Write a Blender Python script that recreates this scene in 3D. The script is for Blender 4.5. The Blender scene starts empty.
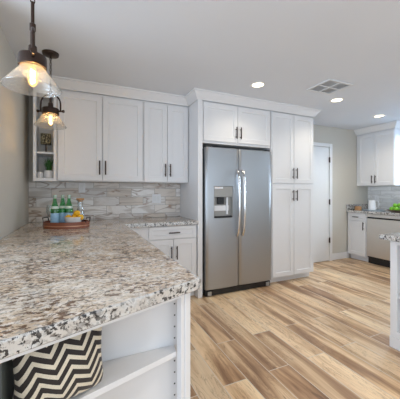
import bpy, bmesh, math, random
from mathutils import Vector, Matrix
R = math.radians
random.seed(7)
S = bpy.context.scene
COL = S.collection

# ------------------------------------------------------------------ camera, world, lights, exposure
YAW = math.atan(120 / 268)
cd = bpy.data.cameras.new('camera')
cd.sensor_fit = 'HORIZONTAL'; cd.sensor_width = 36; cd.lens = 268 / 400 * 36
cd.shift_y = -7.5 / 400; cd.clip_start = .02
cam = bpy.data.objects.new('camera', cd); COL.objects.link(cam)
cam.location = (0, 0, 1.25); cam.rotation_euler = (R(90), 0, -YAW)
S.camera = cam

W = bpy.data.worlds.new('world'); S.world = W; W.use_nodes = True
W.node_tree.nodes['Background'].inputs[0].default_value = (.74, .87, 1.0, 1)
W.node_tree.nodes['Background'].inputs[1].default_value = .85

def area(name, loc, rot, sx, sy, power, col):
    l = bpy.data.lights.new(name, 'AREA'); l.shape = 'RECTANGLE'; l.size = sx; l.size_y = sy
    l.energy = power; l.color = col
    o = bpy.data.objects.new(name, l); o.location = loc; o.rotation_euler = rot; COL.objects.link(o); return o
# daylight from an area light added unseen behind the camera, from the dining side, and through the sink window
area('daylight_rear_fill', (1.2, -2.9, 1.25), (R(112), 0, 0), 6.0, 2.2, 38, (.84, .92, 1.0))
area('daylight_dining', (-2.9, .2, 1.3), (R(98), 0, R(-80)), 3.2, 2.0, 130, (.66, .81, 1.0))
area('daylight_sink_window', (5.60, 2.23, 1.95), (R(84), 0, R(90)), 1.1, 1.0, 85, (.70, .86, 1.0))
S.view_settings.view_transform = 'Standard'; S.view_settings.look = 'None'
S.view_settings.exposure = 0.18; S.view_settings.gamma = 1; S.view_settings.use_curve_mapping = False

# ------------------------------------------------------------------ materials
class NT:
    def __init__(s, name):
        s.m = bpy.data.materials.new(name); s.m.use_nodes = True
        s.t = s.m.node_tree; s.b = s.t.nodes['Principled BSDF']
    def n(s, typ, **kw):
        o = s.t.nodes.new('ShaderNode' + typ)
        for k, v in kw.items():
            if k.startswith('i_'):
                k = k[2:]; o.inputs[int(k) if k.isdigit() else k].default_value = v
            else: setattr(o, k, v)
        return o
    def l(s, a, b): s.t.links.new(a, b)
    def ramp(s, fac, stops, interp='LINEAR'):
        r = s.n('ValToRGB'); r.color_ramp.interpolation = interp
        e = r.color_ramp.elements
        while len(e) < len(stops): e.new(.5)
        for q, (p, c) in zip(e, stops):
            q.position = p; q.color = (c[0], c[1], c[2], 1) if not isinstance(c, (int, float)) else (c, c, c, 1)
        s.l(fac, r.inputs[0]); return r.outputs[0]
    def coords(s, scale=(1, 1, 1), rot=(0, 0, 0), loc=(0, 0, 0), out='Object'):
        t = s.n('TexCoord'); m = s.n('Mapping')
        m.inputs['Scale'].default_value = scale; m.inputs['Rotation'].default_value = rot; m.inputs['Location'].default_value = loc
        s.l(t.outputs[out], m.inputs[0]); return m.outputs[0]
    def noise(s, vec, scale, detail=4, rough=.5, dist=0):
        o = s.n('TexNoise'); o.inputs['Scale'].default_value = scale; o.inputs['Detail'].default_value = detail
        o.inputs['Roughness'].default_value = rough; o.inputs['Distortion'].default_value = dist
        s.l(vec, o.inputs['Vector']); return o.outputs['Fac']
    def math(s, op, a, b=None, c=None):
        o = s.n('Math', operation=op)
        for i, v in enumerate((a, b, c)):
            if v is None: continue
            if isinstance(v, (int, float)): o.inputs[i].default_value = v
            else: s.l(v, o.inputs[i])
        return o.outputs[0]
    def mix(s, fac, a, b, mode='MIX'):
        o = s.n('Mix', data_type='RGBA', blend_type=mode)
        for i, v in ((0, fac), (6, a), (7, b)):
            if isinstance(v, (int, float)): o.inputs[i].default_value = v
            elif isinstance(v, tuple): o.inputs[i].default_value = (*v, 1)
            else: s.l(v, o.inputs[i])
        return o.outputs[2]
    def bump(s, h, strength=.2, dist=.002):
        o = s.n('Bump'); o.inputs['Strength'].default_value = strength; o.inputs['Distance'].default_value = dist
        s.l(h, o.inputs['Height']); s.l(o.outputs[0], s.b.inputs['Normal'])
    def set(s, **kw):
        for k, v in kw.items():
            k = k.replace('_', ' ')
            if isinstance(v, tuple): v = (*v, 1)
            s.b.inputs[k].default_value = v
        return s

def flat(name, col, rough=.5, metal=0., var=.04, scale=18, **kw):
    t = NT(name); t.set(Roughness=rough, Metallic=metal, **kw)
    f = t.noise(t.coords(), scale, 3)
    a = tuple(c * (1 - var) for c in col); b = tuple(min(1, c * (1 + var)) for c in col)
    t.l(t.mix(f, a, b), t.b.inputs['Base Color'])
    return t.m

M = {}
M['white'] = flat('white_cabinet_paint', (.76, .755, .76), .38, var=.012)
M['trimwhite'] = flat('white_trim_paint', (.77, .77, .77), .4, var=.01)
M['inner'] = flat('white_melamine', (.76, .75, .73), .5, var=.012)
M['gap'] = flat('dark_gap', (.03, .025, .02), .8)
M['bronze'] = flat('dark_bronze', (.050, .030, .022), .38, .7, var=.2)
M['pull'] = flat('oiled_bronze_pull', (.055, .034, .027), .42, .5, var=.25)
M['black'] = flat('black_plastic', (.012, .012, .013), .35)
M['plate'] = flat('white_plastic_plate', (.82, .82, .83), .3)
M['darkgreygreen'] = flat('dark_grey_green', (.055, .07, .068), .5)
M['chrome'] = flat('polished_steel', (.75, .74, .73), .14, 1.0)
M['ceramic'] = flat('white_ceramic', (.86, .86, .86), .14)
M['bluecer'] = flat('pale_blue_grey_tray', (.55, .62, .69), .3)
M['greenfruit'] = flat('green_apple_skin', (.20, .52, .03), .28, var=.25, scale=30)
M['orange'] = flat('orange_peel', (1.0, .52, .02), .42, var=.1, scale=60)
M['stem'] = flat('brown_stem', (.12, .07, .03), .7)
M['cork'] = flat('cork_brown', (.50, .27, .12), .7, var=.25, scale=60)
M['leaf'] = flat('grass_leaf', (.035, .13, .025), .5, var=.5, scale=40)
M['label'] = flat('pale_blue_label', (.36, .60, .90), .5, var=.3, scale=70)
M['capgreen'] = flat('silver_green_cap', (.45, .58, .50), .35, .5)
M['vent'] = flat('vent_white', (.72, .73, .74), .5)
M['ventdark'] = flat('vent_recess_grey', (.70, .71, .72), .8)

def wall_paint(name, col):
    t = NT(name); t.set(Roughness=.85)
    v = t.coords(); f = t.noise(v, 2.0, 2)
    t.l(t.mix(f, tuple(c * .98 for c in col), tuple(c * 1.02 for c in col)), t.b.inputs['Base Color'])
    t.bump(t.noise(v, 140, 3), .12, .002); return t.m
M['wall'] = wall_paint('greige_wall_paint', (.60, .575, .515))
M['ceil'] = wall_paint('white_ceiling_paint', (.72, .745, .785))

def floor_mat():
    t = NT('wood_plank_tile'); t.set(Roughness=.34)
    v = t.coords(rot=(0, 0, R(90)), loc=(0.31, .06, 0))
    br = t.n('TexBrick', offset=.37, offset_frequency=2, squash=1.0)
    for k, x in (('Color1', (0, 0, 0, 1)), ('Color2', (1, 1, 1, 1)), ('Mortar', (.5, .5, .5, 1)), ('Scale', 1.), ('Mortar Size', .0028),
                 ('Mortar Smooth', .1), ('Bias', 0.), ('Brick Width', 1.2), ('Row Height', .18)): br.inputs[k].default_value = x
    t.l(v, br.inputs['Vector'])
    rnd = br.outputs['Color']
    ofs = t.n('VectorMath', operation='MULTIPLY_ADD'); t.l(rnd, ofs.inputs[0]); ofs.inputs[1].default_value = (13.7, 7.3, 5.1)
    t.l(v, ofs.inputs[2])
    m = t.n('Mapping'); m.inputs['Scale'].default_value = (.75, 6.0, 1); t.l(ofs.outputs[0], m.inputs[0])
    g1 = t.noise(m.outputs[0], 1.3, 5, .55, .7)
    m2 = t.n('Mapping'); m2.inputs['Scale'].default_value = (2.2, 60, 1); t.l(ofs.outputs[0], m2.inputs[0])
    g2 = t.noise(m2.outputs[0], 1.6, 4, .6, .3)
    g1s = t.math('ADD', g1, t.math('MULTIPLY', t.math('SUBTRACT', rnd, .5), .21))
    c = t.ramp(g1s, [(.28, (.25, .135, .07)), (.39, (.44, .265, .145)), (.47, (.64, .43, .25)), (.55, (.82, .60, .375)), (.70, (.90, .70, .46))])
    tone = t.ramp(t.math('FRACT', t.math('MULTIPLY', rnd, 7.3)), [(0, (.84, .82, .82)), (.5, (1.0, .97, .93)), (1, (1.04, 1.04, 1.05))])
    c = t.mix(1.0, c, tone, 'MULTIPLY')
    fine = t.ramp(g2, [(.32, .74), (.58, 1.0)])
    c = t.mix(.40, c, fine, 'MULTIPLY')
    m4 = t.n('Mapping'); m4.inputs['Scale'].default_value = (1.1, 7, 1); t.l(ofs.outputs[0], m4.inputs[0])
    vn = t.ramp(t.noise(m4.outputs[0], 2.2, 5, .6, 1.8), [(.47, 0.0), (.50, 1.0), (.53, 0.0)])
    vmask = t.ramp(t.noise(ofs.outputs[0], 2.6, 2), [(.42, 0.0), (.52, 1.0)])
    c = t.mix(t.math('MULTIPLY', t.math('MULTIPLY', vn, vmask), .45), c, (.16, .075, .035))
    m3 = t.n('Mapping'); m3.inputs['Scale'].default_value = (2.5, 9, 1); t.l(ofs.outputs[0], m3.inputs[0])
    kn = t.ramp(t.noise(m3.outputs[0], 1.6, 3, .5, 1.2), [(.25, 1.0), (.33, 0.0)])
    c = t.mix(t.math('MULTIPLY', kn, .7), c, (.12, .06, .03))
    c = t.mix(br.outputs['Fac'], c, (.66, .57, .47))
    t.l(c, t.b.inputs['Base Color'])
    t.l(t.ramp(g2, [(.3, .42), (.7, .28)]), t.b.inputs['Roughness'])
    t.bump(t.math('SUBTRACT', 1.0, br.outputs['Fac']), .25, .002)
    return t.m
M['floor'] = floor_mat()

def granite(name='speckled_granite', warm=1.0):
    t = NT(name); t.set(Roughness=.07)
    t.b.inputs['Specular IOR Level'].default_value = .62
    def cs(loc, st=(.8, 1.25, 1.1)): return t.coords(scale=st, rot=(0, 0, R(20)), loc=loc)
    cloud = t.noise(cs((0, 0, 0)), 5.5, 4, .6, .3)
    c = t.ramp(cloud, [(.32, (.68, .62, .54)), (.44, (.65, .54, .42)), (.54, (.54, .41, .29)), (.63, (.68, .57, .45)), (.75, (.74, .69, .62))])
    w_ = t.noise(cs((4, 1, 2)), 34, 6, .68, .3)
    c = t.mix(t.ramp(w_, [(.51, 0.0), (.58, .85)]), c, (.82, .76, .69) if warm > .9 else (.82, .82, .81))
    g_ = t.noise(cs((7, 3, 1)), 55, 5, .65, .2)
    c = t.mix(t.ramp(g_, [(.56, 0.0), (.62, .75)]), c, (.33, .315, .285))
    bm_ = t.ramp(t.noise(cs((1, 6, 3)), 6, 2), [(.40, .0), (.56, 1.0)])
    b_ = t.noise(cs((3, 1, 2)), 46, 6, .68, .3)
    c = t.mix(1 - warm, c, (.62, .62, .61))
    c = t.mix(t.math('MULTIPLY', t.ramp(b_, [(.51, 0.0), (.555, .95)]), bm_), c, (.13, .07, .04) if warm > .9 else (.10, .085, .075))
    km_ = t.ramp(t.noise(cs((2, 5, 8)), 9, 3), [(.40, .35), (.54, 1.0)])
    k_ = t.noise(t.coords(loc=(1, 9, 4)), 70, 4, .62, .3)
    c = t.mix(t.math('MULTIPLY', t.ramp(k_, [(.545, 0.0), (.585, .70)] if warm > .9 else [(.525, 0.0), (.565, .97)]), km_), c, (.03, .03, .032))
    t.l(c, t.b.inputs['Base Color'])
    return t.m
M['granite'] = granite()
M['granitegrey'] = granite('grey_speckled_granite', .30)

def tile(name, bw, rh, stops, vein, axis, mort=(.55, .53, .50)):
    t = NT(name); t.set(Roughness=.22)
    tc = t.n('TexCoord'); sp = t.n('SeparateXYZ'); cb = t.n('CombineXYZ')
    t.l(tc.outputs['Object'], sp.inputs[0]); t.l(sp.outputs[axis], cb.inputs[0]); t.l(sp.outputs[2], cb.inputs[1])
    br = t.n('TexBrick', offset=.5, offset_frequency=2, squash=1.0)
    for k, x in (('Color1', (0, 0, 0, 1)), ('Color2', (1, 1, 1, 1)), ('Mortar', (.5, .5, .5, 1)), ('Scale', 1.), ('Mortar Size', .0024),
                 ('Mortar Smooth', .1), ('Bias', 0.), ('Brick Width', bw), ('Row Height', rh)): br.inputs[k].default_value = x
    t.l(cb.outputs[0], br.inputs['Vector'])
    rnd = br.outputs['Color']
    ofs = t.n('VectorMath', operation='MULTIPLY_ADD'); t.l(rnd, ofs.inputs[0]); ofs.inputs[1].default_value = (9.1, 5.3, 3.3); t.l(cb.outputs[0], ofs.inputs[2])
    m = t.n('Mapping'); m.inputs['Scale'].default_value = (2.0, 7, 1); m.inputs['Rotation'].default_value = (0, 0, R(-9)); t.l(ofs.outputs[0], m.inputs[0])
    n1 = t.noise(m.outputs[0], 1.1, 4, .55, .8)
    c = t.ramp(rnd, stops)
    c = t.mix(t.ramp(n1, [(.34, vein[2]), (.45, 0.0), (.52, 0.0), (.62, vein[2] * .9)]), c, vein[0])
    n2 = t.noise(m.outputs[0], .8, 2, .45, .9)
    c = t.mix(t.ramp(n2, [(.462, 0.0), (.5, vein[3]), (.512, 0.0)]), c, vein[1])
    c = t.mix(br.outputs['Fac'], c, mort)
    t.l(c, t.b.inputs['Base Color']); t.bump(t.math('SUBTRACT', 1.0, br.outputs['Fac']), .3, .002)
    return t.m
M['tile'] = tile('marble_tile', .30, .108, [(0, (.56, .52, .49)), (.3, (.78, .75, .72)), (.55, (.86, .84, .82)), (.75, (.64, .55, .46)), (1, (.90, .88, .86))],
                 ((.48, .42, .37), (.25, .15, .09), .72, .75), 0, (.36, .33, .30))
M['tileright'] = tile('pale_marble_tile', .38, .075, [(0, (.62, .63, .64)), (.5, (.78, .78, .775)), (1, (.87, .865, .86))],
                      ((.58, .58, .59), (.48, .46, .45), .6, .4), 1)

def steel(name, col, rough, axis_scale):
    t = NT(name); t.set(Metallic=1.0, Roughness=rough)
    f = t.noise(t.coords(scale=axis_scale), 3, 3)
    t.l(t.mix(f, tuple(c * .93 for c in col), col), t.b.inputs['Base Color'])
    t.l(t.ramp(f, [(.3, rough - .05), (.7, rough + .07)]), t.b.inputs['Roughness'])
    t.b.inputs['Anisotropic'].default_value = .55
    t.bump(f, .05, .001); return t.m
M['steel'] = steel('brushed_steel', (.44, .455, .475), .40, (1.5, 1.5, 160))
M['steeldw'] = steel('satin_steel', (.66, .62, .57), .38, (1.5, 1.5, 120))
M['steelgrey'] = flat('grey_dispenser_plastic', (.36, .35, .33), .4, .4)

def wood(name, c1, c2, rough=.35):
    t = NT(name); t.set(Roughness=rough)
    f = t.noise(t.coords(scale=(3, 3, 40)), 3, 5, .6, .6)
    t.l(t.mix(f, c1, c2), t.b.inputs['Base Color']); return t.m
M['copperwood'] = wood('reddish_wood', (.17, .045, .022), (.36, .12, .06))
M['bowlwood'] = wood('dark_wood', (.10, .06, .045), (.24, .16, .12))

def chevron():
    t = NT('chevron_fabric'); t.set(Roughness=.75)
    tc = t.n('TexCoord'); sp = t.n('SeparateXYZ'); mp = t.n('Mapping'); mp.inputs['Rotation'].default_value = (0, R(14), 0); t.l(tc.outputs['Object'], mp.inputs[0]); t.l(mp.outputs[0], sp.inputs[0])
    zig = t.math('PINGPONG', t.math('ADD', sp.outputs[0], 1.0), .040)
    u = t.math('ADD', t.math('MULTIPLY', zig, .85), t.math('ADD', sp.outputs[2], 1.0))
    s = t.math('FRACT', t.math('MULTIPLY', u, 1 / .031))
    k = t.math('GREATER_THAN', s, .56)
    weave = t.ramp(t.noise(t.coords(), 420, 2), [(.3, .82), (.7, 1.05)])
    c = t.mix(k, (.018, .012, .011), (.72, .65, .52))
    t.l(t.mix(.8, c, weave, 'MULTIPLY'), t.b.inputs['Base Color'])
    t.b.inputs['Sheen Weight'].default_value = .2
    return t.m
M['chevron'] = chevron()

def glass(name, col=(1, 1, 1), seed=0., base=.06, edge=.45, rough=.04, haze=0.):
    m = bpy.data.materials.new(name); m.use_nodes = True; t = m.node_tree; t.nodes.clear()
    out = t.nodes.new('ShaderNodeOutputMaterial'); tr = t.nodes.new('ShaderNodeBsdfTransparent'); gl = t.nodes.new('ShaderNodeBsdfGlossy')
    mx = t.nodes.new('ShaderNodeMixShader'); lw = t.nodes.new('ShaderNodeLayerWeight'); mr = t.nodes.new('ShaderNodeMapRange')
    tr.inputs[0].default_value = (*col, 1); gl.inputs['Roughness'].default_value = rough; lw.inputs[0].default_value = .35
    mr.inputs['To Min'].default_value = base; mr.inputs['To Max'].default_value = edge
    t.links.new(lw.outputs['Facing'], mr.inputs[0]); t.links.new(mr.outputs[0], mx.inputs[0])
    if haze:
        tl = t.nodes.new('ShaderNodeBsdfTranslucent'); tl.inputs[0].default_value = (.95, .95, .93, 1); m0 = t.nodes.new('ShaderNodeMixShader')
        n0 = t.nodes.new('ShaderNodeTexVoronoi'); n0.inputs['Scale'].default_value = 150; tc0 = t.nodes.new('ShaderNodeTexCoord'); r0 = t.nodes.new('ShaderNodeMapRange')
        r0.inputs['From Min'].default_value = .1; r0.inputs['From Max'].default_value = .55; r0.inputs['To Min'].default_value = haze * 2.2; r0.inputs['To Max'].default_value = haze * .5
        t.links.new(tc0.outputs['Object'], n0.inputs['Vector']); t.links.new(n0.outputs['Distance'], r0.inputs[0]); t.links.new(r0.outputs[0], m0.inputs[0])
        t.links.new(tr.outputs[0], m0.inputs[1]); t.links.new(tl.outputs[0], m0.inputs[2]); tr = m0
    t.links.new(tr.outputs[0], mx.inputs[1]); t.links.new(gl.outputs[0], mx.inputs[2]); t.links.new(mx.outputs[0], out.inputs[0])
    tc = t.nodes.new('ShaderNodeTexCoord'); nz = t.nodes.new('ShaderNodeTexNoise'); nz.inputs['Scale'].default_value = 70
    bp = t.nodes.new('ShaderNodeBump'); bp.inputs['Strength'].default_value = seed; bp.inputs['Distance'].default_value = .01
    t.links.new(tc.outputs['Object'], nz.inputs['Vector']); t.links.new(nz.outputs['Fac'], bp.inputs['Height'])
    t.links.new(bp.outputs[0], gl.inputs['Normal'])
    return m
M['shade'] = glass('seeded_glass', (.95, .95, .94), .5, .07, .60, .10, .10)
M['clear'] = glass('clear_glass', (.95, .97, .98), 0, .09, .65)
M['green'] = glass('green_bottle_glass', (.20, .72, .33), 0, .08, .35)
M['pane'] = glass('window_glass', (.97, .98, 1), 0, .04, .3)

def emit(name, col, s):
    t = NT(name); t.set(Base_Color=col, Emission_Color=col, Emission_Strength=s); return t.m
def glow_glass(name, col, st):
    m = bpy.data.materials.new(name); m.use_nodes = True; t = m.node_tree; t.nodes.clear()
    out = t.nodes.new('ShaderNodeOutputMaterial'); tr = t.nodes.new('ShaderNodeBsdfTransparent'); em = t.nodes.new('ShaderNodeEmission'); ad = t.nodes.new('ShaderNodeAddShader')
    tr.inputs[0].default_value = (.9, .8, .6, 1); em.inputs[0].default_value = (*col, 1); em.inputs[1].default_value = st
    t.links.new(tr.outputs[0], ad.inputs[0]); t.links.new(em.outputs[0], ad.inputs[1]); t.links.new(ad.outputs[0], out.inputs[0]); return m
M['lampglow'] = emit('downlight_glow', (1, .88, .62), 4)
M['bulb'] = glow_glass('warm_bulb_glass', (1, .62, .24), .9)
M['filament'] = emit('filament_glow', (1, .66, .28), 60)

def shade_pattern():
    t = NT('printed_lamp_shade'); t.set(Roughness=.8)
    v = t.coords(); n = t.noise(v, 60, 3, .6, .8)
    t.l(t.ramp(n, [(.44, (.02, .018, .015)), (.52, (.16, .13, .06)), (.60, (.50, .44, .28))]), t.b.inputs['Base Color']); return t.m
M['print'] = shade_pattern()

def blind():
    t = NT('white_blind'); t.set(Base_Color=(.72, .77, .83), Roughness=.5)
    t.b.inputs['Transmission Weight'].default_value = 0
    tr = t.n('BsdfTranslucent'); tr.inputs[0].default_value = (.42, .50, .58, 1)
    mx = t.n('MixShader'); mx.inputs[0].default_value = .5
    t.l(t.b.outputs[0], mx.inputs[1]); t.l(tr.outputs[0], mx.inputs[2])
    t.l(mx.outputs[0], t.t.nodes['Material Output'].inputs[0]); return t.m
M['blind'] = blind()

# ------------------------------------------------------------------ mesh helpers
class MB:
    def __init__(s): s.bm = bmesh.new()
    def quad(s, pts, smooth=False):
        f = s.bm.faces.new([s.bm.verts.new(p) for p in pts]); f.smooth = smooth; return f
    def box(s, x0, x1, y0, y1, z0, z1):
        v = [s.bm.verts.new((x, y, z)) for x in (x0, x1) for y in (y0, y1) for z in (z0, z1)]
        for q in ((0, 1, 3, 2), (4, 6, 7, 5), (0, 4, 5, 1), (2, 3, 7, 6), (0, 2, 6, 4), (1, 5, 7, 3)):
            s.bm.faces.new([v[i] for i in q])
        return s
    def prism(s, pts, z0, z1):
        b = [s.bm.verts.new((x, y, z0)) for x, y in pts]; t = [s.bm.verts.new((x, y, z1)) for x, y in pts]
        n = len(pts)
        s.bm.faces.new(b[::-1]); s.bm.faces.new(t)
        for i in range(n): s.bm.faces.new((b[i], b[(i + 1) % n], t[(i + 1) % n], t[i]))
        return s
    def lathe(s, prof, c=(0, 0, 0), n=28, sx=1, sy=1, caps=True):
        rings = []
        for r, z in prof:
            if r < 1e-5: rings.append([s.bm.verts.new((c[0], c[1], c[2] + z))])
            else: rings.append([s.bm.verts.new((c[0] + sx * r * math.cos(2 * math.pi * i / n), c[1] + sy * r * math.sin(2 * math.pi * i / n), c[2] + z)) for i in range(n)])
        for a, b in zip(rings, rings[1:]):
            for i in range(n):
                j = (i + 1) % n
                if len(a) == 1 and len(b) == 1: continue
                if len(a) == 1: f = s.bm.faces.new((a[0], b[j], b[i]))
                elif len(b) == 1: f = s.bm.faces.new((a[i], a[j], b[0]))
                else: f = s.bm.faces.new((a[i], a[j], b[j], b[i]))
                f.smooth = True
        return s
    def tube(s, pts, r, n=10, sx=1., closed=False):
        pts = [Vector(p) for p in pts]; rings = []; m = len(pts)
        for k, p in enumerate(pts):
            if closed: d = pts[(k + 1) % m] - pts[k - 1]
            else: d = pts[min(k + 1, m - 1)] - pts[max(k - 1, 0)]
            d.normalize()
            up = Vector((0, 0, 1)) if abs(d.z) < .95 else Vector((0, 1, 0))
            u = d.cross(up).normalized(); w = u.cross(d)
            rr = r[k] if isinstance(r, (list, tuple)) else r
            rings.append([s.bm.verts.new(p + u * rr * sx * math.cos(2 * math.pi * i / n) + w * rr * math.sin(2 * math.pi * i / n)) for i in range(n)])
        prs = list(zip(rings, rings[1:]))
        if closed: prs.append((rings[-1], rings[0]))
        for a, b in prs:
            for i in range(n):
                f = s.bm.faces.new((a[i], a[(i + 1) % n], b[(i + 1) % n], b[i])); f.smooth = True
        if not closed:
            s.bm.faces.new(rings[0][::-1]); s.bm.faces.new(rings[-1])
        return s
    def ball(s, c, r, sz=1., n=16):
        pr = [(max(0, r * math.sin(math.pi * i / 10)), -r * sz * math.cos(math.pi * i / 10)) for i in range(11)]
        pr[0] = (0, pr[0][1]); pr[-1] = (0, pr[-1][1])
        return s.lathe(pr, c, n)
    def build(s, name, mat, parent=None, bevel=0, seg=2):
        bmesh.ops.recalc_face_normals(s.bm, faces=s.bm.faces[:])
        me = bpy.data.meshes.new(name); s.bm.to_mesh(me); s.bm.free(); me.set_sharp_from_angle(angle=R(38))
        o = bpy.data.objects.new(name, me); me.materials.append(mat); COL.objects.link(o)
        if parent: o.parent = parent
        if bevel:
            b = o.modifiers.new('bevel', 'BEVEL'); b.width = bevel; b.segments = seg; b.limit_method = 'ANGLE'; b.angle_limit = R(40)
        return o

def tag(o, label=None, cat=None, group=None, kind=None):
    for k, v in (('label', label), ('category', cat), ('group', group), ('kind', kind)):
        if v: o[k] = v
    return o
def empty(name, loc, label, cat, rz=0, group=None, kind=None):
    o = bpy.data.objects.new(name, None); o.empty_display_size = .05; COL.objects.link(o)
    o.location = loc; o.rotation_euler = (0, 0, rz); return tag(o, label, cat, group, kind)
def struct(o): o['kind'] = 'structure'; return o
def copy_tree(o, parent=None):
    c = o.copy(); COL.objects.link(c)
    if parent: c.parent = parent
    for ch in list(o.children): copy_tree(ch, c)
    return c

# ------------------------------------------------------------------ the room
BY, LX, RX, CZ = 3.50, -.52, 5.20, 2.44
o = struct(MB().box(-3, 5.3, -3, 3.6, -.06, 0).build('floor', M['floor']))
tag(o, 'wood-look plank floor in mixed tan and brown boards', 'floor')
o = struct(MB().box(-3, 5.3, -3, 3.6, CZ, CZ + .06).build('ceiling', M['ceil'])); tag(o, 'plain flat pale ceiling', 'ceiling')
o = struct(MB().box(LX - .1, RX + .1, BY, BY + .1, 0, CZ).build('wall_back', M['wall'])); tag(o, 'greige wall behind the cabinets and the white door', 'wall')
o = struct(MB().box(LX - .1, LX, 1.95, BY, 0, CZ).build('wall_left', M['wall'])); tag(o, 'greige wall at the left end of the countertop', 'wall')
WY0, WY1, WZ0, WZ1 = 1.72, 2.735, 1.37, 2.30
mb = MB()
mb.box(RX, RX + .1, -3, WY0, 0, CZ).box(RX, RX + .1, WY1, BY, 0, CZ).box(RX, RX + .1, WY0, WY1, 0, WZ0).box(RX, RX + .1, WY0, WY1, WZ1, CZ)
o = struct(mb.build('wall_right', M['wall'])); tag(o, 'greige wall behind the dishwasher run', 'wall')
# window over the sink
w = struct(MB().box(RX + .03, RX + .08, WY0, WY0 + .04, WZ0, WZ1).box(RX + .03, RX + .08, WY1 - .04, WY1, WZ0, WZ1)
           .box(RX + .03, RX + .08, WY0 + .04, WY1 - .04, WZ0, WZ0 + .04).box(RX + .03, RX + .08, WY0 + .04, WY1 - .04, WZ1 - .04, WZ1)
           .build('window_1', M['trimwhite'])); tag(w, 'white framed window beside the right wall cabinet', 'window')
MB().box(RX + .052, RX + .058, WY0 + .04, WY1 - .04, WZ0 + .04, WZ1 - .04).build('pane', M['pane'], w)
bl = empty('window_blind', (RX + .012, (WY0 + WY1) / 2, WZ0), 'white slatted blind lowered over the window at right', 'blind')
hw = (WY1 - WY0) / 2 - .005
MB().box(-.014, .014, -hw, hw, WZ1 - WZ0 - .045, WZ1 - WZ0 - .003).build('head_rail', M['plate'], bl)
mb = MB()
for k in range(34):
    z = .012 + k * .026
    mb.quad([(-.011, -hw, z - .008), (-.011, hw, z - .008), (.011, hw, z + .010), (.011, -hw, z + .010)])
mb.build('slats', M['blind'], bl)

# tile backsplashes
o = struct(MB().box(LX + .001, 1.262, BY - .012, BY - .001, .916, 1.364).build('trim_1', M['tile'])); tag(o, 'grey-brown veined marble tile backsplash under the left wall cabinets', 'backsplash')
o = struct(MB().box(RX - .012, RX - .001, 1.2, 3.474, .916, 1.362).build('trim_2', M['tileright'])); tag(o, 'pale grey tile backsplash behind the white pitcher', 'backsplash')

# crown molding swept along a plan path, profile = (outward offset, z)
CP = [(.0, 2.338), (.010, 2.338), (.012, 2.352), (.022, 2.362), (.040, 2.390), (.056, 2.408), (.060, 2.420), (.072, 2.424), (.074, CZ - .001), (.0, CZ - .001)]
def crown(name, path, label):
    n = len(path); P = [Vector(p) for p in path]; rows = []
    nor = []
    for a, b in zip(P, P[1:]):
        d = (b - a).normalized(); nor.append(Vector((d.y, -d.x)))      # outward = right of travel
    for k in range(n):
        if k == 0: m = nor[0]
        elif k == n - 1: m = nor[-1]
        else:
            m = nor[k - 1] + nor[k]; m = m / m.dot(nor[k])
        rows.append([(P[k].x + m.x * o_, P[k].y + m.y * o_, z) for o_, z in CP])
    mb = MB(); V = [[mb.bm.verts.new(p) for p in r] for r in rows]; q = len(CP)
    for a, b in zip(V, V[1:]):
        for i in range(q): mb.bm.faces.new((a[i], a[(i + 1) % q], b[(i + 1) % q], b[i]))
    mb.bm.faces.new(V[0]); mb.bm.faces.new(V[-1][::-1])
    o = struct(mb.build(name, M['white'])); return tag(o, label, 'crown molding')
UF, TF = 3.17, 2.88        # door planes of the wall cabinets and of the tall units
crown('trim_3', [(-.437, 3.498), (-.437, UF + .008), (1.262, UF + .008), (1.262, TF + .008), (3.112, TF + .008), (3.112, 3.498)], 'white crown molding along the top of the back cabinets')
crown('trim_4', [(4.878, 3.498), (4.878, 2.80), (5.198, 2.80)], 'white crown molding on top of the right wall cabinet')

# door with casing
d = struct(MB().box(3.37, 4.118, BY - .022, BY - .003, .008, 2.055).build('door_1', M['trimwhite'], None, .002)); tag(d, 'white interior door with dark hinges beside the pantry', 'door')
struct(MB().box(4.122, 4.195, BY - .034, BY - .001, 0.001, 2.125).box(3.30, 4.122, BY - .034, BY - .001, 2.060, 2.125).build('casing', M['trimwhite'], d, .004))
for z in (1.83, 1.07, .38):
    MB().box(4.102, 4.130, BY - .037, BY - .0345, z - .045, z + .045).tube([(4.120, BY - .041, z - .05), (4.120, BY - .041, z + .05)], .007, 8).build('hinge', M['bronze'], d)
o = struct(MB().box(4.197, 4.66, BY - .014, BY - .001, .001, .12).build('baseboard_back', M['trimwhite'], None, .004)); tag(o, 'white baseboard between the door and the right base cabinet', 'baseboard')

# ------------------------------------------------------------------ cabinets
def shaker(x0, x1, z0, z1, name, parent, rail=.062, mat=None):
    th, rc, st = .019, .009, .004
    mb = MB(); c = .0018
    def ring(x0, x1, z0, z1, y): return [mb.bm.verts.new(p) for p in ((x0, y, z0), (x1, y, z0), (x1, y, z1), (x0, y, z1))]
    rs = [ring(x0, x1, z0, z1, 0), ring(x0, x1, z0, z1, -th + c), ring(x0 + c, x1 - c, z0 + c, z1 - c, -th)]
    r = rail
    rs.append(ring(x0 + r, x1 - r, z0 + r, z1 - r, -th)); rs.append(ring(x0 + r + st, x1 - r - st, z0 + r + st, z1 - r - st, -th + rc))
    for a, b in zip(rs, rs[1:]):
        for i in range(4): mb.bm.faces.new((a[i], a[(i + 1) % 4], b[(i + 1) % 4], b[i]))
    mb.bm.faces.new(rs[-1]); mb.bm.faces.new(rs[0][::-1])
    return mb.build(name, mat or M['white'], parent)
def pull(x, z, L, vert, parent):
    mb = MB(); y = -.019
    a, b = ((x, y - .030, z - L / 2), (x, y - .030, z + L / 2)) if vert else ((x - L / 2, y - .030, z), (x + L / 2, y - .030, z))
    mb.tube([a, b], .0072, 10)
    for s in (-1, 1):
        q = (x, z + s * L * .33) if vert else (x + s * L * .33, z)
        mb.tube([(q[0], y + .0005, q[1]), (q[0], y - .030, q[1])], .0052, 8)
    return mb.build('handle', M['pull'], parent)
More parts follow.
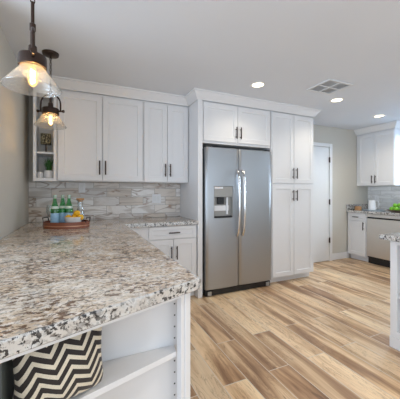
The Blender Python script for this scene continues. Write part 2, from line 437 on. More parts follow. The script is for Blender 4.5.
def cabinet(name, loc, rz, label, w, dep, z0, z1, fronts, toe=0, cat='cabinet', body=None, group=None):
    """local x runs along the front, the front plane is y=0 (doors stand 19 mm proud), z is height above the floor"""
    root = empty(name, loc, label, cat, rz, group)
    mb = MB()
    if toe: mb.box(0, w, 0, dep, toe, z1).box(.0, w, .07, dep, z0, toe)
    else: mb.box(0, w, 0, dep, z0, z1)
    mb.build('carcass', M['white'], root)
    for f in fronts:
        nm, a, b, c, e = f[:5]
        dr = shaker(a, b, c, e, nm, root, .058 if nm == 'door' else .042)
        for h in f[5:]:
            pull(h[0], h[1], h[2], h[3], dr)
    return root

# left wall cabinets (face plane y = UF)
uy = UF + .019
cabinet('wall_cabinet', (-.219, uy, 0), 0, 'wide white double-door wall cabinet next to the open shelf cabinet', .903, .309, 1.367, 2.338,
        [('door', .008, .444, 1.376, 2.312, (.416, 1.518, .155, True)), ('door', .450, .896, 1.376, 2.312, (.478, 1.518, .155, True))])
cabinet('wall_cabinet', (.687, uy, 0), 0, 'narrower white double-door wall cabinet between its wide twin and the refrigerator', .574, .309, 1.367, 2.338,
        [('door', .010, .290, 1.376, 2.312, (.262, 1.515, .155, True)), ('door', .296, .566, 1.376, 2.312, (.325, 1.515, .155, True))])
# open display cabinet
dc = empty('display_cabinet', (-.436, UF, 0), 'narrow white open-front wall cabinet with one shelf at the left end', 'cabinet')
dw, dd, a, b = .214, .328, 1.362, 2.338
MB().box(0, .012, .02, dd, a, b).build('side_panel', M['white'], dc)
MB().box(dw - .012, dw, .02, dd, a, b).build('side_panel', M['white'], dc)
MB().box(.012, dw - .012, dd - .008, dd, a, b).build('back_panel', M['inner'], dc)
MB().box(.012, dw - .012, .02, dd - .008, a, a + .018).build('bottom_panel', M['white'], dc)
MB().box(.012, dw - .012, .02, dd - .008, b - .02, b).build('top_panel', M['white'], dc)
MB().box(0, .030, 0, .02, a, b).box(dw - .030, dw, 0, .02, a, b).box(.030, dw - .030, 0, .02, a, a + .034).box(.030, dw - .030, 0, .02, 2.262, b).build('face_frame', M['white'], dc, .0015)
SZ = 1.668
MB().box(.0125, dw - .0125, .03, dd - .0085, SZ - .02, SZ).build('shelf', M['white'], dc, .0015)
def pin_holes(parent, spots, axis, r=.0034):
    """dark round shelf-pin holes, each a part, on a face whose normal is the given axis"""
    d = Vector(axis) * .0008; first = None
    for p in spots:
        if first is None:
            first = MB().tube([-d * .3, d], r, 10).build('shelf_pin_hole', M['gap'], parent); o = first
        else:
            o = first.copy(); COL.objects.link(o); o.parent = parent
        o.location = p
pin_holes(dc, [(.0120, .07, 1.44 + k * .034) for k in range(24)], (1, 0, 0))

# refrigerator surround, cabinet above, pantry
ty = TF + .019
o = MB().box(0, .058, 0, .618, 0.001, 2.338).build('side_panel_white', M['white'], None, .0015)
o.name = 'end_panel'; o.location = (1.264, TF, 0); tag(o, 'tall white end panel on the left side of the refrigerator', 'panel')
cabinet('bridge_cabinet', (1.324, ty, 0), 0, 'white double-door cabinet over the refrigerator', 1.008, .60, 1.838, 2.338,
        [('door', .018, .484, 1.866, 2.318, (.456, 1.985, .145, True)), ('door', .490, .992, 1.866, 2.318, (.520, 1.985, .145, True))])
cabinet('pantry_cabinet', (2.340, ty, 0), 0, 'tall white four-door pantry cabinet right of the refrigerator', .766, .60, 0.001, 2.338,
        [('door', .014, .386, 1.372, 2.320, (.358, 1.508, .150, True)), ('door', .392, .756, 1.372, 2.320, (.422, 1.508, .150, True)),
         ('door', .014, .386, .095, 1.350, (.358, 1.203, .150, True)), ('door', .392, .756, .095, 1.350, (.422, 1.203, .150, True))], toe=.088)

# base cabinet on the back wall
cabinet('base_cabinet', (.408, 2.919, 0), 0, 'white base cabinet with one wide drawer over two doors left of the refrigerator', .852, .575, .001, .870,
        [('drawer_front', .280, .846, .722, .862, (.565, .790, .13, False)),
         ('door', .280, .560, .105, .712, (.532, .562, .15, True)), ('door', .566, .846, .105, .712, (.596, .562, .15, True))], toe=.09)
# peninsula base, doors towards the kitchen
cabinet('peninsula_cabinet', (.372, 1.062, 0), R(90), 'white peninsula base cabinet under the long countertop', 1.80, .85, .001, .870,
        [('door', .02, .46, .105, .862, (.43, .70, .15, True)), ('door', .47, .91, .105, .862, (.50, .70, .15, True)), ('door', .92, 1.36, .105, .862, (1.33, .70, .15, True))], toe=.09)

# right wall run (fronts face -x)
cabinet('base_cabinet', (4.629, 3.484, 0), R(-90), 'small white base cabinet with one drawer and door left of the dishwasher', .362, .565, .001, .872,
        [('drawer_front', .008, .352, .730, .862, (.18, .795, .11, False)), ('door', .008, .352, .105, .722, (.322, .640, .14, True))], toe=.09)
cabinet('base_cabinet', (4.629, 2.508, 0), R(-90), 'white sink base cabinet at the near end of the right-hand counter', .90, .565, .001, .872,
        [('door', .008, .445, .105, .862, (.41, .76, .14, True)), ('door', .453, .892, .105, .862, (.49, .76, .14, True))], toe=.09)
cabinet('wall_cabinet', (4.889, 3.496, 0), R(-90), 'white double-door wall cabinet above the white pitcher', .690, .309, 1.364, 2.338,
        [('door', .034, .346, 1.374, 2.315, (.318, 1.48, .14, True)), ('door', .352, .682, 1.374, 2.315, (.380, 1.48, .14, True))])

# dishwasher
dwr = empty('dishwasher', (4.605, 3.112, 0), 'stainless dishwasher with black toe kick under the right counter', 'dishwasher', R(-90))
MB().box(.002, .598, .03, .56, .105, .868).build('tub', M['black'], dwr)
MB().box(.004, .596, 0, .03, .13, .790).build('door', M['steeldw'], dwr, .004)
MB().box(.004, .596, .0, .03, .815, .868).build('control_panel', M['steeldw'], dwr, .003)
MB().box(.20, .40, .012, .03, .790, .815).build('handle_recess', M['black'], dwr)
MB().box(.004, .596, .05, .50, .002, .128).build('toe_kick', M['black'], dwr)

# ------------------------------------------------------------------ countertops
PC = (.43, .95); PD = (-.937, -.349); PN = (-.349, .937)     # near corner, direction of the angled end, inward normal
def D(t, off): return (PC[0] + t * PD[0] + off * PN[0], PC[1] + t * PD[1] + off * PN[1])
pl = (LX + .004, D(1.0096, 0)[1])
o = MB().prism([(LX + .004, 3.486), (1.260, 3.486), (1.260, 2.872), (.42, 2.872), (.42, .957), (LX + .004, .6083)], .872, .914).build('granite_countertop', M['granite'])
tag(o, 'large speckled granite countertop covering the peninsula and back run', 'countertop')
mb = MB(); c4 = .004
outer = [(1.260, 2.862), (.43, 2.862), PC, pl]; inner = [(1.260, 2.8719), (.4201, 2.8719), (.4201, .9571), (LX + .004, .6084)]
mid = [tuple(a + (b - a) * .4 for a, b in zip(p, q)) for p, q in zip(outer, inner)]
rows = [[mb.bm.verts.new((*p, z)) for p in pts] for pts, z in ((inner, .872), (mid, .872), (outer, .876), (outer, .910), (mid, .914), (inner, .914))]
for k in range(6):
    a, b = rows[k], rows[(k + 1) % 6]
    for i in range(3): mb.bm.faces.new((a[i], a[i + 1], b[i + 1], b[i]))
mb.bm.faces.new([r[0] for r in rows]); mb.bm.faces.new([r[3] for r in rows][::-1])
e = mb.build('edge', M['granitegrey'], o); e['label'] = 'edge with reflected light painted in as paler stone, black flecks'  # paler stone colour stands in for light reflected on the edge
o = MB().box(4.578, 5.186, 1.612, 3.484, .874, .914).build('granite_countertop', M['granitegrey'], None, .004, 3)
tag(o, 'speckled granite countertop over the dishwasher on the right', 'countertop')
o = MB().box(4.585, 5.18, 3.477, 3.497, .9145, 1.015).build('granite_upstand', M['granitegrey'], None, .003)
tag(o, 'low granite upstand on the far end of the right counter', 'backsplash')

# ------------------------------------------------------------------ angled bookcase under the peninsula end
bc = empty('peninsula_bookcase', (0, 1.03, 0), 'white open bookcase with pin holes under the near end of the peninsula', 'bookcase')
def rel(p): return (p[0], p[1] - 1.03)
MB().box(-.40, .372, .0, .022, .001, .870).build('back_panel', M['white'], bc)
def fan(a, b, o0, o1): return [rel(D(a, o0)), rel(D(b, o0)), rel(D(b, o1)), rel(D(a, o1))]
MB().prism(fan(.028, .055, .030, .070), .001, .870).build('end_post', M['white'], bc, .002)
MB().prism(fan(.0555, .0725, .034, .060), .001, .870).build('stile', M['white'], bc, .0015)
MB().prism(fan(.073, .72, .016, .034), .858, .870).build('top_rail', M['white'], bc, .001)
sh = lambda x: .895 + (x - .069) * .322 - 1.03
MB().prism([(-.19, -.001), (-.19, sh(-.19)), (.340, sh(.340)), (.344, -.001)], .615, .635).build('shelf', M['white'], bc, .001)
pin_holes(bc, [(.3485, 0, .845 - k * .046) for k in range(14)], (0, -1, 0), .0032)
o = MB().prism([rel(D(.625, .035)), rel(D(.70, .035)), (-.26, -.001), (-.19, -.001)], .001, .870).build('left_upright', M['darkgreygreen'], bc)  # dark grey-green upright filling the left end of the niche
o['label'] = 'dark grey-green upright at the left end'

# chevron cushion on the shelf
def cushion():
    mb = MB(); n = 26; w, h, th = .122, .108, .045
    for side in (-1, 1):
        V = []
        for i in range(n + 1):
            row = []
            for j in range(n + 1):
                u, v = -1 + 2 * i / n, -1 + 2 * j / n
                k = (1 - abs(u) ** 2.4) * (1 - abs(v) ** 2.4)
                sx = 1 - .07 * (1 - abs(v)) * 1.0 * abs(u) ** 3 + .02; sz = 1 - .08 * (1 - abs(u)) * abs(v) ** 3
                rr = max(0, abs(u) ** 8 * abs(v) ** 8) * .10
                y = side * th * max(0, k) ** .55
                y -= .010 * math.exp(-((u + .55 + .35 * v) / .12) ** 2) * side * k if side < 0 else 0
                row.append(mb.bm.verts.new((u * w * sx * (1 - rr), y, (v * sz * (1 - rr) + 1) * h)))
            V.append(row)
        for i in range(n):
            for j in range(n):
                f = mb.bm.faces.new((V[i][j], V[i + 1][j], V[i + 1][j + 1], V[i][j + 1])); f.smooth = True
    bmesh.ops.remove_doubles(mb.bm, verts=mb.bm.verts[:], dist=.0008)
    return mb.build('chevron_cushion', M['chevron'])
cu = cushion(); q = D(.472, .094); cu.location = (q[0], q[1], .637); cu.rotation_euler = (R(-3), 0, math.atan2(.349, .937))
tag(cu, 'black and cream chevron cushion standing in the open bookcase', 'cushion')

# ------------------------------------------------------------------ island at the right edge
o = MB().box(2.18, 3.30, .25, 1.37, .874, .914).build('granite_countertop', M['granitegrey'], None, .005, 3)
tag(o, 'granite countertop of the island at the right edge of the photo', 'countertop')
isl = empty('kitchen_island', (2.29, 1.35, 0), 'white island cabinet with open shelf side at the right edge', 'island')
MB().box(.26, .95, -1.02, 0, .001, .873).build('carcass', M['white'], isl)
MB().box(.02, .258, -.020, 0, .09, .873).build('side_panel', M['white'], isl)
MB().box(0, .02, -.05, 0, .09, .873).box(0, .02, -1.02, -.97, .09, .873).box(0, .02, -.97, -.05, .83, .873).box(0, .02, -.97, -.05, .09, .14).build('face_frame', M['white'], isl, .0015)
MB().box(.02, .258, -1.02, -1.0, .09, .873).build('side_panel', M['white'], isl)
MB().box(.02, .258, -1.0, -.020, .09, .12).build('bottom_panel', M['white'], isl)
MB().box(.022, .256, -.998, -.022, .40, .42).build('shelf', M['white'], isl, .001)
MB().box(-.004, .258, -1.02, .004, .001, .089).build('plinth', M['white'], isl, .003)
pin_holes(isl, [(x, -.020, .17 + k * .045) for k in range(15) for x in (.06, .20)], (0, -1, 0), .004)

# ------------------------------------------------------------------ refrigerator
fr = empty('refrigerator', (1.350, 2.85, 0), 'stainless side-by-side refrigerator with water dispenser', 'refrigerator')
FW = .974
MB().box(.006, FW - .006, .075, .62, .03, 1.775).build('body', flat('dark_grey_fridge_side', (.10, .10, .11), .5), fr)
def fridge_door(x0, x1, z0, z1, hole=None):
    mb = MB(); th = .070; c = .012
    xs = sorted(set([x0, x0 + c * .35, x0 + c] + [x0 + c + (x1 - x0 - 2 * c) * k / 12 for k in range(13)] + [x1 - c * .35, x1] + (list(hole[:2]) if hole else [])))
    zs = sorted(set([z0, z0 + c * .4, z1 - c * .4, z1] + (list(hole[2:]) if hole else [])))
    def y(x, z):
        u = (x - (x0 + x1) / 2) / ((x1 - x0) / 2)
        v = .010 * u * u
        e = min(x - x0, x1 - x)
        if e < c: v += .010 * (1 - e / c) ** 2
        if min(z - z0, z1 - z) < 1e-6: v += .004
        return v
    V = {(i, j): mb.bm.verts.new((x, y(x, z), z)) for i, x in enumerate(xs) for j, z in enumerate(zs)}
    nx, nz = len(xs), len(zs)
    inh = lambda i, j: hole and xs[i] >= hole[0] - 1e-6 and xs[i + 1] <= hole[1] + 1e-6 and zs[j] >= hole[2] - 1e-6 and zs[j + 1] <= hole[3] + 1e-6
    for i in range(nx - 1):
        for j in range(nz - 1):
            if inh(i, j): continue
            f = mb.bm.faces.new((V[i, j], V[i + 1, j], V[i + 1, j + 1], V[i, j + 1])); f.smooth = True
    loop = [V[i, 0] for i in range(nx)] + [V[nx - 1, j] for j in range(1, nz)] + [V[i, nz - 1] for i in range(nx - 2, -1, -1)] + [V[0, j] for j in range(nz - 2, 0, -1)]
    bk = [mb.bm.verts.new((v.co.x, th, v.co.z)) for v in loop]; n = len(loop)
    for k in range(n): mb.bm.faces.new((loop[k], loop[(k + 1) % n], bk[(k + 1) % n], bk[k]))
    mb.bm.faces.new(bk)
    if hole:
        i0, i1 = [k for k, x in enumerate(xs) if abs(x - hole[0]) < 1e-6][0], [k for k, x in enumerate(xs) if abs(x - hole[1]) < 1e-6][0]
        j0, j1 = [k for k, z in enumerate(zs) if abs(z - hole[2]) < 1e-6][0], [k for k, z in enumerate(zs) if abs(z - hole[3]) < 1e-6][0]
        lp = [V[i, j0] for i in range(i0, i1 + 1)] + [V[i1, j] for j in range(j0 + 1, j1 + 1)] + [V[i, j1] for i in range(i1 - 1, i0 - 1, -1)] + [V[i0, j] for j in range(j1 - 1, j0, -1)]
        b2 = [mb.bm.verts.new((v.co.x, .062, v.co.z)) for v in lp]; n = len(lp)
        for k in range(n): mb.bm.faces.new((lp[k], b2[k], b2[(k + 1) % n], lp[(k + 1) % n]))
    return mb.build('door', M['steel'], fr)
HX0, HX1, HZ0, HZ1 = .110, .376, .935, 1.322
dl = fridge_door(.003, .456, .084, 1.786, (HX0, HX1, HZ0, HZ1))
dr = fridge_door(.462, FW - .003, .084, 1.786)
def fr_handle(x, parent):
    mb = MB(); pts = []; N = 22
    for k in range(N + 1):
        s = k / N; z = .715 + s * .80
        y = -.012 - .052 * math.sin(math.pi * s) ** .55
        pts.append((x, y, z))
    pts = [(x, .004, .712)] + pts + [(x, .004, 1.518)]
    mb.tube(pts, .0170, 12); return mb.build('handle', M['chrome'], parent)
fr_handle(.428, dl); fr_handle(.505, dr)
# dispenser
dp = MB().box(HX0 + .003, HX1 - .003, .008, .060, 1.190, HZ1 - .003).build('dispenser_panel', M['steelgrey'], dl, .002)
MB().box(HX0 + .012, HX0 + .125, .006, .0078, 1.290, 1.312).build('display', M['plate'], dp)
cv = MB().box(HX0 + .003, HX1 - .003, .048, .060, HZ0 + .003, 1.188).box(HX0 + .001, HX0 + .008, .010, .048, HZ0 + .003, 1.188).box(HX1 - .008, HX1 - .001, .010, .048, HZ0 + .003, 1.188).build('dispenser_cavity', M['steelgrey'], dl)
MB().box(HX0 + .06, HX0 + .15, .014, .046, 1.10, 1.186).build('spout', M['black'], cv, .006)
MB().box(HX0 + .185, HX0 + .205, .020, .046, .975, 1.186).build('paddle', M['plate'], cv, .003)
MB().box(HX0 + .012, HX1 - .040, .040, .047, 1.02, 1.085).build('lever', M['plate'], cv, .002)
MB().box(HX0 + .008, HX1 - .008, .012, .047, HZ0 + .003, HZ0 + .022).build('drip_tray', M['black'], cv)
MB().box(.885, .945, .0085, .0105, 1.690, 1.722).build('badge', M['chrome'], dr)
MB().box(.01, FW - .01, .030, .10, .004, .072).build('base_grille', M['black'], fr, .004)
for x in (.02, FW - .09): MB().box(x, x + .07, .02, .12, 1.787, 1.806).build('hinge_cover', M['black'], fr, .004)
for x in (.035, FW - .085): MB().box(x, x + .05, .012, .028, .012, .06).build('foot_cover', M['steelgrey'], fr, .003)

# ------------------------------------------------------------------ outlets
def outlet(name, loc, rz, w, label, gangs):
    r = empty(name, loc, label, 'outlet', rz)
    MB().box(-w / 2, w / 2, -.006, 0, -.058, .058).build('cover_plate', M['plate'], r, .002)
    for g in range(gangs):
        x = (g - (gangs - 1) / 2) * .046
        MB().box(x - .017, x + .017, -.0085, -.0062, -.034, .034).build('switch', M['trimwhite'], r, .001)
outlet('wall_switch', (.927, BY - .0125, 1.163), 0, .116, 'white double switch plate on the veined backsplash near the refrigerator', 2)
outlet('wall_outlet', (.02, BY - .0125, 1.30), 0, .074, 'white outlet plate on the veined backsplash behind the carafe', 1)
outlet('wall_outlet', (RX - .0125, 3.30, 1.125), R(-90), .074, 'white outlet plate on the pale backsplash behind the pitcher', 1)

# ------------------------------------------------------------------ ceiling fittings
def downlight(x, y, label, watts=15):
    r = empty('ceiling_downlight', (x, y, CZ), label, 'ceiling light', 0, 'recessed ceiling lights')
    MB().lathe([(.062, -.001), (.066, -.006), (.085, -.006), (.090, -.001)], n=36).build('trim_ring', M['trimwhite'], r)
    MB().lathe([(0, -.003), (.062, -.003), (.062, -.0005)], n=36).build('lens', M['lampglow'], r)
    l = bpy.data.lights.new('downlight_lamp', 'SPOT'); l.energy = watts; l.color = (1, .90, .74); l.spot_size = R(140); l.spot_blend = .8; l.shadow_soft_size = .06
    lo = bpy.data.objects.new('downlight_lamp', l); COL.objects.link(lo); lo.location = (0, 0, -.02); lo.parent = r
downlight(1.80, 2.45, 'round lit ceiling downlight in front of the refrigerator')
downlight(3.03, 2.44, 'round lit ceiling downlight beside the air vent', 20)
downlight(4.27, 2.68, 'round lit ceiling downlight near the right wall cabinet', 26)

for x, y, lb in ((1.2, .1, 'added out-of-view ceiling downlight above the near end of the aisle'), (2.7, .1, 'added out-of-view ceiling downlight above the island'),
                 (1.2, -1.5, 'added unseen ceiling downlight behind the camera on the peninsula side'), (2.7, -1.5, 'added unseen ceiling downlight behind the camera on the island side')):
    downlight(x, y, lb, 36)  # extra downlights out of view, added to brighten the floor

vt = empty('ceiling_vent', (2.575, 2.17, CZ), 'white louvered air vent in the ceiling', 'vent')
vw, vh = .185, .165
MB().box(-vw, vw, -vh, -vh + .028, -.012, -.001).box(-vw, vw, vh - .028, vh, -.012, -.001).box(-vw, -vw + .028, -vh + .028, vh - .028, -.012, -.001).box(vw - .028, vw, -vh + .028, vh - .028, -.012, -.001)\
    .box(-.01, .01, -vh + .028, vh - .028, -.012, -.001).box(-vw + .028, vw - .028, -.006, .006, -.0125, -.001).build('frame', M['vent'], vt, .002)
MB().box(-vw + .026, vw - .026, -vh + .026, vh - .026, -.003, -.0005).build('backing', M['ventdark'], vt)
for q in range(4):
    mb = MB(); xx = (-vw + .030, -.012) if q % 2 == 0 else (.012, vw - .030); yy = (-vh + .030, -.008) if q < 2 else (.008, vh - .030)
    n = 7
    for k in range(n):
        if q in (0, 3):
            y = yy[0] + (yy[1] - yy[0]) * (k + .5) / n
            mb.quad([(xx[0], y - .008, -.011), (xx[1], y - .008, -.011), (xx[1], y + .006, -.0035), (xx[0], y + .006, -.0035)])
        else:
            x = xx[0] + (xx[1] - xx[0]) * (k + .5) / n
            mb.quad([(x - .008, yy[0], -.011), (x - .008, yy[1], -.011), (x + .006, yy[1], -.0035), (x + .006, yy[0], -.0035)])
    mb.build('louvers', M['vent'], vt)

# ------------------------------------------------------------------ pendants
def pendant(x, y, zr, rz, label, cr):
    """zr = height of the glass rim"""
    r = empty('pendant_light', (x, y, zr), label, 'pendant light', rz, 'glass pendant lights over the peninsula')
    H = CZ - zr
    MB().lathe([(0, H - .026), (.030, H - .026), (.062, H - .018), (.066, H - .001), (0, H - .001)], n=36).build('canopy', M['bronze'], r)
    zc0, zc1 = .098, .150            # metal cap
    MB().lathe([(cr - .006, zc0), (cr, zc0), (cr, zc1 - .006), (cr - .003, zc1), (.018, zc1 + .004), (0, zc1 + .004)], n=40).build('socket_cap', M['bronze'], r)
    yt = .270
    mb = MB(); pts = [(-.082, 0, zc0 + .030), (-.082, 0, zc1 + .030)]
    for k in range(1, 12):
        a = math.pi * k / 12
        pts.append((-.082 * math.cos(a), 0, zc1 + .030 + (yt - zc1 - .030) * math.sin(a) ** .8))
    pts += [(.082, 0, zc1 + .030), (.082, 0, zc0 + .030)]
    mb.tube(pts, .007, 10)
    for s in (-1, 1):
        mb.tube([(s * .064, 0, zc0 + .030), (s * .100, 0, zc0 + .030)], .0075, 10)
    mb.build('yoke', M['bronze'], r)
    for s in (-1, 1): MB().tube([(s * .100, 0, zc0 + .030), (s * .112, 0, zc0 + .030)], .012, 14).build('thumb_screw', M['bronze'], r)
    MB().lathe([(0, zc1 + .003), (.020, zc1 + .003), (.018, zc1 + .045), (.010, zc1 + .052), (.010, yt - .005), (.013, yt), (.013, yt + .03), (.0075, yt + .034), (.0075, yt + .135), (0, yt + .136)], n=20).build('stem', M['bronze'], r)
    mb = MB(); z = yt + .128; k = 0
    while z < H - .040:
        ring = []
        for i in range(14):
            a = 2 * math.pi * i / 14; u, v = .0085 * math.cos(a), .015 * math.sin(a)
            ring.append((u, 0, z + .013 + v) if k % 2 else (0, u, z + .013 + v))
        mb.tube(ring, .0026, 6, closed=True); z += .0235; k += 1
    mb.tube([(0, 0, H - .05), (0, 0, H - .025)], .004, 8)
    mb.build('chain', M['bronze'], r)
    g = MB().lathe([(cr - .008, zc0 + .012), (cr - .0075, zc0), (cr + .002, .080), (.123, .0), (.1235, -.002), (.1215, -.002), (cr + .0005, .079), (cr - .009, zc0)], n=56).build('glass_shade', M['shade'], r)
    MB().tube([(.1225 * math.cos(2 * math.pi * i / 56), .1225 * math.sin(2 * math.pi * i / 56), -.001) for i in range(56)], .0018, 6, closed=True).build('rim', M['clear'], g)
    b = MB().lathe([(.012, zc0 + .002), (.014, zc0 - .006), (.020, .068), (.021, .045), (.018, .022), (.009, .008), (0, .004)], n=24).build('bulb', M['bulb'], r)
    mb = MB(); pts = []
    for k in range(60):
        a = k * .9; pts.append((.008 * math.cos(a), .008 * math.sin(a), .022 + .062 * k / 59))
    mb.tube(pts, .0024, 6); mb.build('filament', M['filament'], b)
    l = bpy.data.lights.new('pendant_lamp', 'POINT'); l.energy = 1.0; l.color = (1, .72, .42); l.shadow_soft_size = .03
    lo = bpy.data.objects.new('pendant_lamp', l); COL.objects.link(lo); lo.location = (0, 0, .045); lo.parent = r
pendant(-.204, 1.478, 1.742, R(99), 'nearer bronze pendant with clear glass shade and glowing bulb', .059)
pendant(-.23, 2.62, 1.815, R(-20), 'farther bronze pendant hanging in front of the wall cabinets', .066)

# ------------------------------------------------------------------ tray and things on it
TX, TY, TZ = -.115, 2.86, .9145
tr = empty('serving_tray', (TX, TY, TZ), 'oval reddish wooden tray with metal handles holding bottles and oranges', 'tray', R(-24))
ta, tb = .208, .150
mb = MB()
mb.lathe([(0, .0), (1.0, .0), (1.0, .058), (.955, .058), (.955, .010), (0, .010)], n=48, sx=ta, sy=tb)
mb.build('tray_body', M['copperwood'], tr)
MB().lathe([(1.003, .018), (1.008, .019), (1.008, .026), (1.003, .027)], n=48, sx=ta, sy=tb).build('metal_band', flat('copper_band', (.62, .34, .22), .3, .8), tr)
for s in (-1, 1):
    MB().tube([(s * ta * .955, -.045, .05), (s * ta * .985, -.045, .092), (s * ta * .985, .045, .092), (s * ta * .955, .045, .05)], .0055, 8).build('handle', M['bronze'], tr)
def on_tray(u, v, z=.0105):
    a = R(-24); return (TX + u * math.cos(a) - v * math.sin(a), TY + u * math.sin(a) + v * math.cos(a), TZ + z)
def bottle(loc, label):
    b = MB().lathe([(0, 0), (.034, 0), (.037, .006), (.037, .135), (.034, .160), (.022, .200), (.0145, .232), (.0130, .262), (.0145, .264), (.0145, .272), (0, .272)], n=28).build('water_bottle', M['green'])
    b.location = loc; b.scale = (1, 1, 1.06); tag(b, label, 'bottle', 'green water bottles on the tray')
    MB().lathe([(.0376, .028), (.0379, .029), (.0379, .118), (.0376, .119)], n=28).build('label', M['label'], b)
    MB().lathe([(.0352, .158), (.0330, .168), (.0290, .180)], n=28).build('neck_label', flat('pale_neck_label', (.62, .74, .66), .5, var=.25, scale=90), b) if len(label) > 0 else None
    MB().lathe([(.0136, .248), (.0152, .250), (.0155, .274), (.0150, .279), (0, .279)], n=20).build('cap', M['capgreen'], b)
    return b
bottle(on_tray(-.098, -.030), 'left green glass water bottle with pale blue label on the tray')
bottle(on_tray(-.070, .060), 'middle green glass water bottle with pale blue label on the tray')
bottle(on_tray(.006, .030), 'right green glass water bottle standing behind the bowl of oranges')
cf = MB().lathe([(0, 0), (.040, 0), (.043, .006), (.043, .100), (.030, .155), (.026, .200), (.031, .245), (.0295, .245), (.0245, .200), (.0285, .155), (.0405, .100), (.0405, .009), (0, .009)], n=32).build('glass_carafe', M['clear'])
cf.scale = (.92, .92, 1.0); cf.location = on_tray(.103, .058); tag(cf, 'clear glass carafe with wide cork lid on the tray', 'carafe')
MB().lathe([(0, .228), (.0235, .228), (.026, .2455), (.037, .2455), (.039, .250), (.039, .264), (0, .266)], n=28).build('lid', M['cork'], cf)
wg = MB().lathe([(0, 0), (.024, 0), (.024, .003), (.005, .008), (.0045, .075), (.020, .092), (.036, .125), (.037, .160), (.031, .200), (.030, .200), (.0355, .160), (.0345, .126), (.018, .094), (0, .086)], n=28).build('wine_glass', M['clear'])
wg.location = on_tray(-.168, .020); tag(wg, 'clear stemmed glass at the left end of the tray', 'glass')
BO = on_tray(.087, -.052, .0108)
bw = MB().lathe([(0, 0), (.055, 0), (.072, .012), (.095, .058), (.098, .062), (.094, .062), (.068, .015), (.050, .008), (0, .008)], n=40, sx=.86, sy=.62).build('fruit_bowl', M['ceramic'])
bw.location = BO; bw.scale = (1, 1, 1.5); bw.rotation_euler = (0, 0, R(-24)); tag(bw, 'white oval bowl of oranges on the tray', 'bowl')
def fruit(name, mat, r, loc, label, cat, group, sz=.95, tilt=(0, 0)):
    mb = MB(); pr = []
    for i in range(13):
        a = math.pi * i / 12; rr = r * math.sin(a); z = -r * sz * math.cos(a)
        z -= .16 * r * math.exp(-(rr / (r * .34)) ** 2) * (1 if z > 0 else -.7)
        pr.append((rr if 0 < i < 12 else 0, z))
    mb.lathe(pr, n=24); o = mb.build(name, mat); o.location = loc; o.rotation_euler = (tilt[0], tilt[1], 0)
    tag(o, label, cat, group)
    MB().tube([(0, 0, r * .70), (.001, .001, r * .98), (.004, .002, r * 1.12)], .0016, 6).build('stem', M['stem'], o)
    return o
def at_bowl(u, v, z):
    a = R(-24); return (BO[0] + u * math.cos(a) - v * math.sin(a), BO[1] + u * math.sin(a) + v * math.cos(a), BO[2] + z)
for (u, v, z, lb) in ((-.046, -.004, .084, 'orange at the left end of the white bowl'), (.014, -.020, .076, 'orange at the front centre of the white bowl'),
                      (.062, .006, .086, 'orange at the right end of the white bowl'), (.0, .033, .092, 'orange on top at the back of the white bowl'),
                      (.030, .008, .124, 'topmost orange in the white bowl')):
    fruit('orange', M['orange'], .030, at_bowl(u, v, z), lb, 'orange', 'oranges in the white bowl', tilt=(random.uniform(-.5, .5), random.uniform(-.5, .5)))

# ------------------------------------------------------------------ display cabinet contents
lx, ly = -.333, UF + .13
tl = empty('table_lamp', (lx, ly, SZ + .0005), 'small table lamp with dark printed shade on the display cabinet shelf', 'lamp')
MB().lathe([(0, 0), (.032, 0), (.032, .006), (.007, .011), (.006, .095), (0, .095)], n=24).build('base', M['bronze'], tl)
MB().box(-.047, .047, -.035, .035, .092, .205).build('lamp_shade', M['print'], tl, .003)
pp = empty('potted_grass', (-.305, UF + .12, 1.381), 'white pot of green grass on the bottom of the display cabinet', 'plant')
MB().lathe([(0, 0), (.036, 0), (.045, .02), (.049, .065), (.045, .098), (.041, .098), (.041, .085), (0, .085)], n=30).build('pot', M['ceramic'], pp)
mb = MB(); random.seed(3)
for k in range(110):
    a = random.uniform(0, 6.283); r0 = random.uniform(0, .030); lean = random.uniform(.005, .042) + r0 * .4; h = random.uniform(.09, .170)
    p0 = Vector((r0 * math.cos(a), r0 * math.sin(a), .084)); dr_ = Vector((math.cos(a), math.sin(a), 0)); sd = Vector((-dr_.y, dr_.x, 0)) * .0028
    pts = [p0 + dr_ * lean * s ** 2 + Vector((0, 0, h * s)) for s in (0, .35, .7, 1)]
    for (p, q2, s0, s1) in zip(pts, pts[1:], (1, .9, .6), (.9, .6, .05)):
        mb.quad([p - sd * s0, p + sd * s0, q2 + sd * s1, q2 - sd * s1])
mb.build('grass_blades', M['leaf'], pp)
vz = MB().lathe([(0, 0), (.026, 0), (.031, .02), (.030, .06), (.024, .082), (.021, .082), (.027, .06), (.027, .01), (0, .008)], n=26).build('small_vase', M['ceramic'])
vz.location = (-.386, UF + .12, 1.381); tag(vz, 'small white vase left of the potted grass', 'vase')

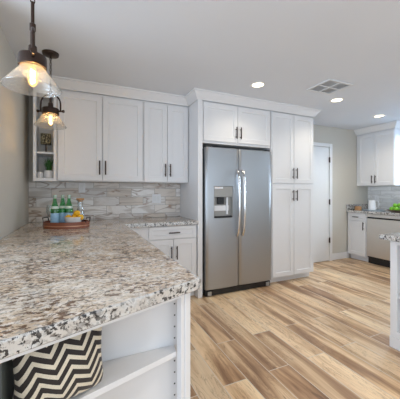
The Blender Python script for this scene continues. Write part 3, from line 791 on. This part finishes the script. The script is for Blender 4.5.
# ------------------------------------------------------------------ right counter things
PX, PY, PZ = 4.86, 3.16, .9145
pt = MB().lathe([(0, 0), (.9, 0), (1, .016), (.965, .016), (.88, .006), (0, .006)], n=48, sx=.16, sy=.20).build('oval_tray', M['bluecer'])
pt.location = (PX, PY, PZ); tag(pt, 'pale blue-grey oval tray under the white pitcher', 'tray')
pi = empty('pitcher', (PX + .01, PY + .02, PZ + .0065), 'white ceramic pitcher standing on the pale oval tray', 'pitcher', R(-66))
mb = MB(); n = 32; prof = [(.0, 0), (.070, 0), (.074, .008), (.070, .06), (.064, .13), (.060, .165), (.064, .195), (.061, .195), (.057, .165), (.061, .13), (.067, .06), (.066, .012), (0, .012)]
mb.lathe(prof, n=n)
for v in mb.bm.verts:
    if v.co.z > .165:
        k = (v.co.z - .165) / .03; c_ = max(0, -v.co.x / .064)
        v.co.x -= .030 * k * c_ ** 3; v.co.z += .012 * k * c_ ** 3
mb.build('body', M['ceramic'], pi)
pi.scale = (.9, .9, .92)
MB().tube([(.058, 0, .172), (.085, 0, .182), (.110, 0, .165), (.118, 0, .125), (.108, 0, .080), (.085, 0, .050), (.067, 0, .045)], .009, 10, 1.2).build('handle', M['ceramic'], pi)
# apples on a dish
AX, AY = 4.84, 2.72
ap = MB().lathe([(0, 0), (.08, 0), (.13, .012), (.165, .034), (.168, .038), (.160, .038), (.125, .019), (.07, .010), (0, .010)], n=44).build('shallow_bowl', M['bowlwood'])
ap.location = (AX, AY, PZ); tag(ap, 'shallow dark wooden bowl of green apples on the right counter', 'bowl')
i = 0
for (u, v, z, lb) in ((-.078, .060, .056, 'green apple at the left front of the wooden bowl'), (-.092, -.018, .058, 'green apple at the front of the wooden bowl'),
                      (-.045, -.088, .058, 'green apple at the right front of the wooden bowl'), (.010, .092, .056, 'green apple at the back left of the wooden bowl'), (.062, .035, .056, 'green apple at the back of the wooden bowl'),
                      (.050, -.048, .056, 'green apple at the back right of the wooden bowl'), (-.010, .010, .050, 'green apple in the middle of the wooden bowl'),
                      (-.040, .026, .112, 'upper green apple left of centre in the pile'), (-.036, -.048, .122, 'upper green apple right of centre in the pile'), (.030, -.004, .114, 'upper green apple at the back of the pile')):
    fruit('green_apple', M['greenfruit'], .037, (AX + u, AY + v, PZ + z), lb, 'apple', 'green apples in the wooden bowl', tilt=(random.uniform(-.5, .5), random.uniform(-.5, .5)))
# brown cork-like stack at the far end
kb = empty('cork_coasters', (4.74, 3.36, PZ), 'stack of brown cork coasters at the far end of the right counter', 'coasters')
for k, (dx, rr) in enumerate(((0, .058), (.006, .056), (-.004, .055), (.004, .054))):
    MB().lathe([(0, k * .017), (rr, k * .017), (rr + .002, k * .017 + .008), (rr, k * .017 + .0165), (0, k * .017 + .0165)], (dx, dx * .6, 0), 24).build('coaster', M['cork'], kb)
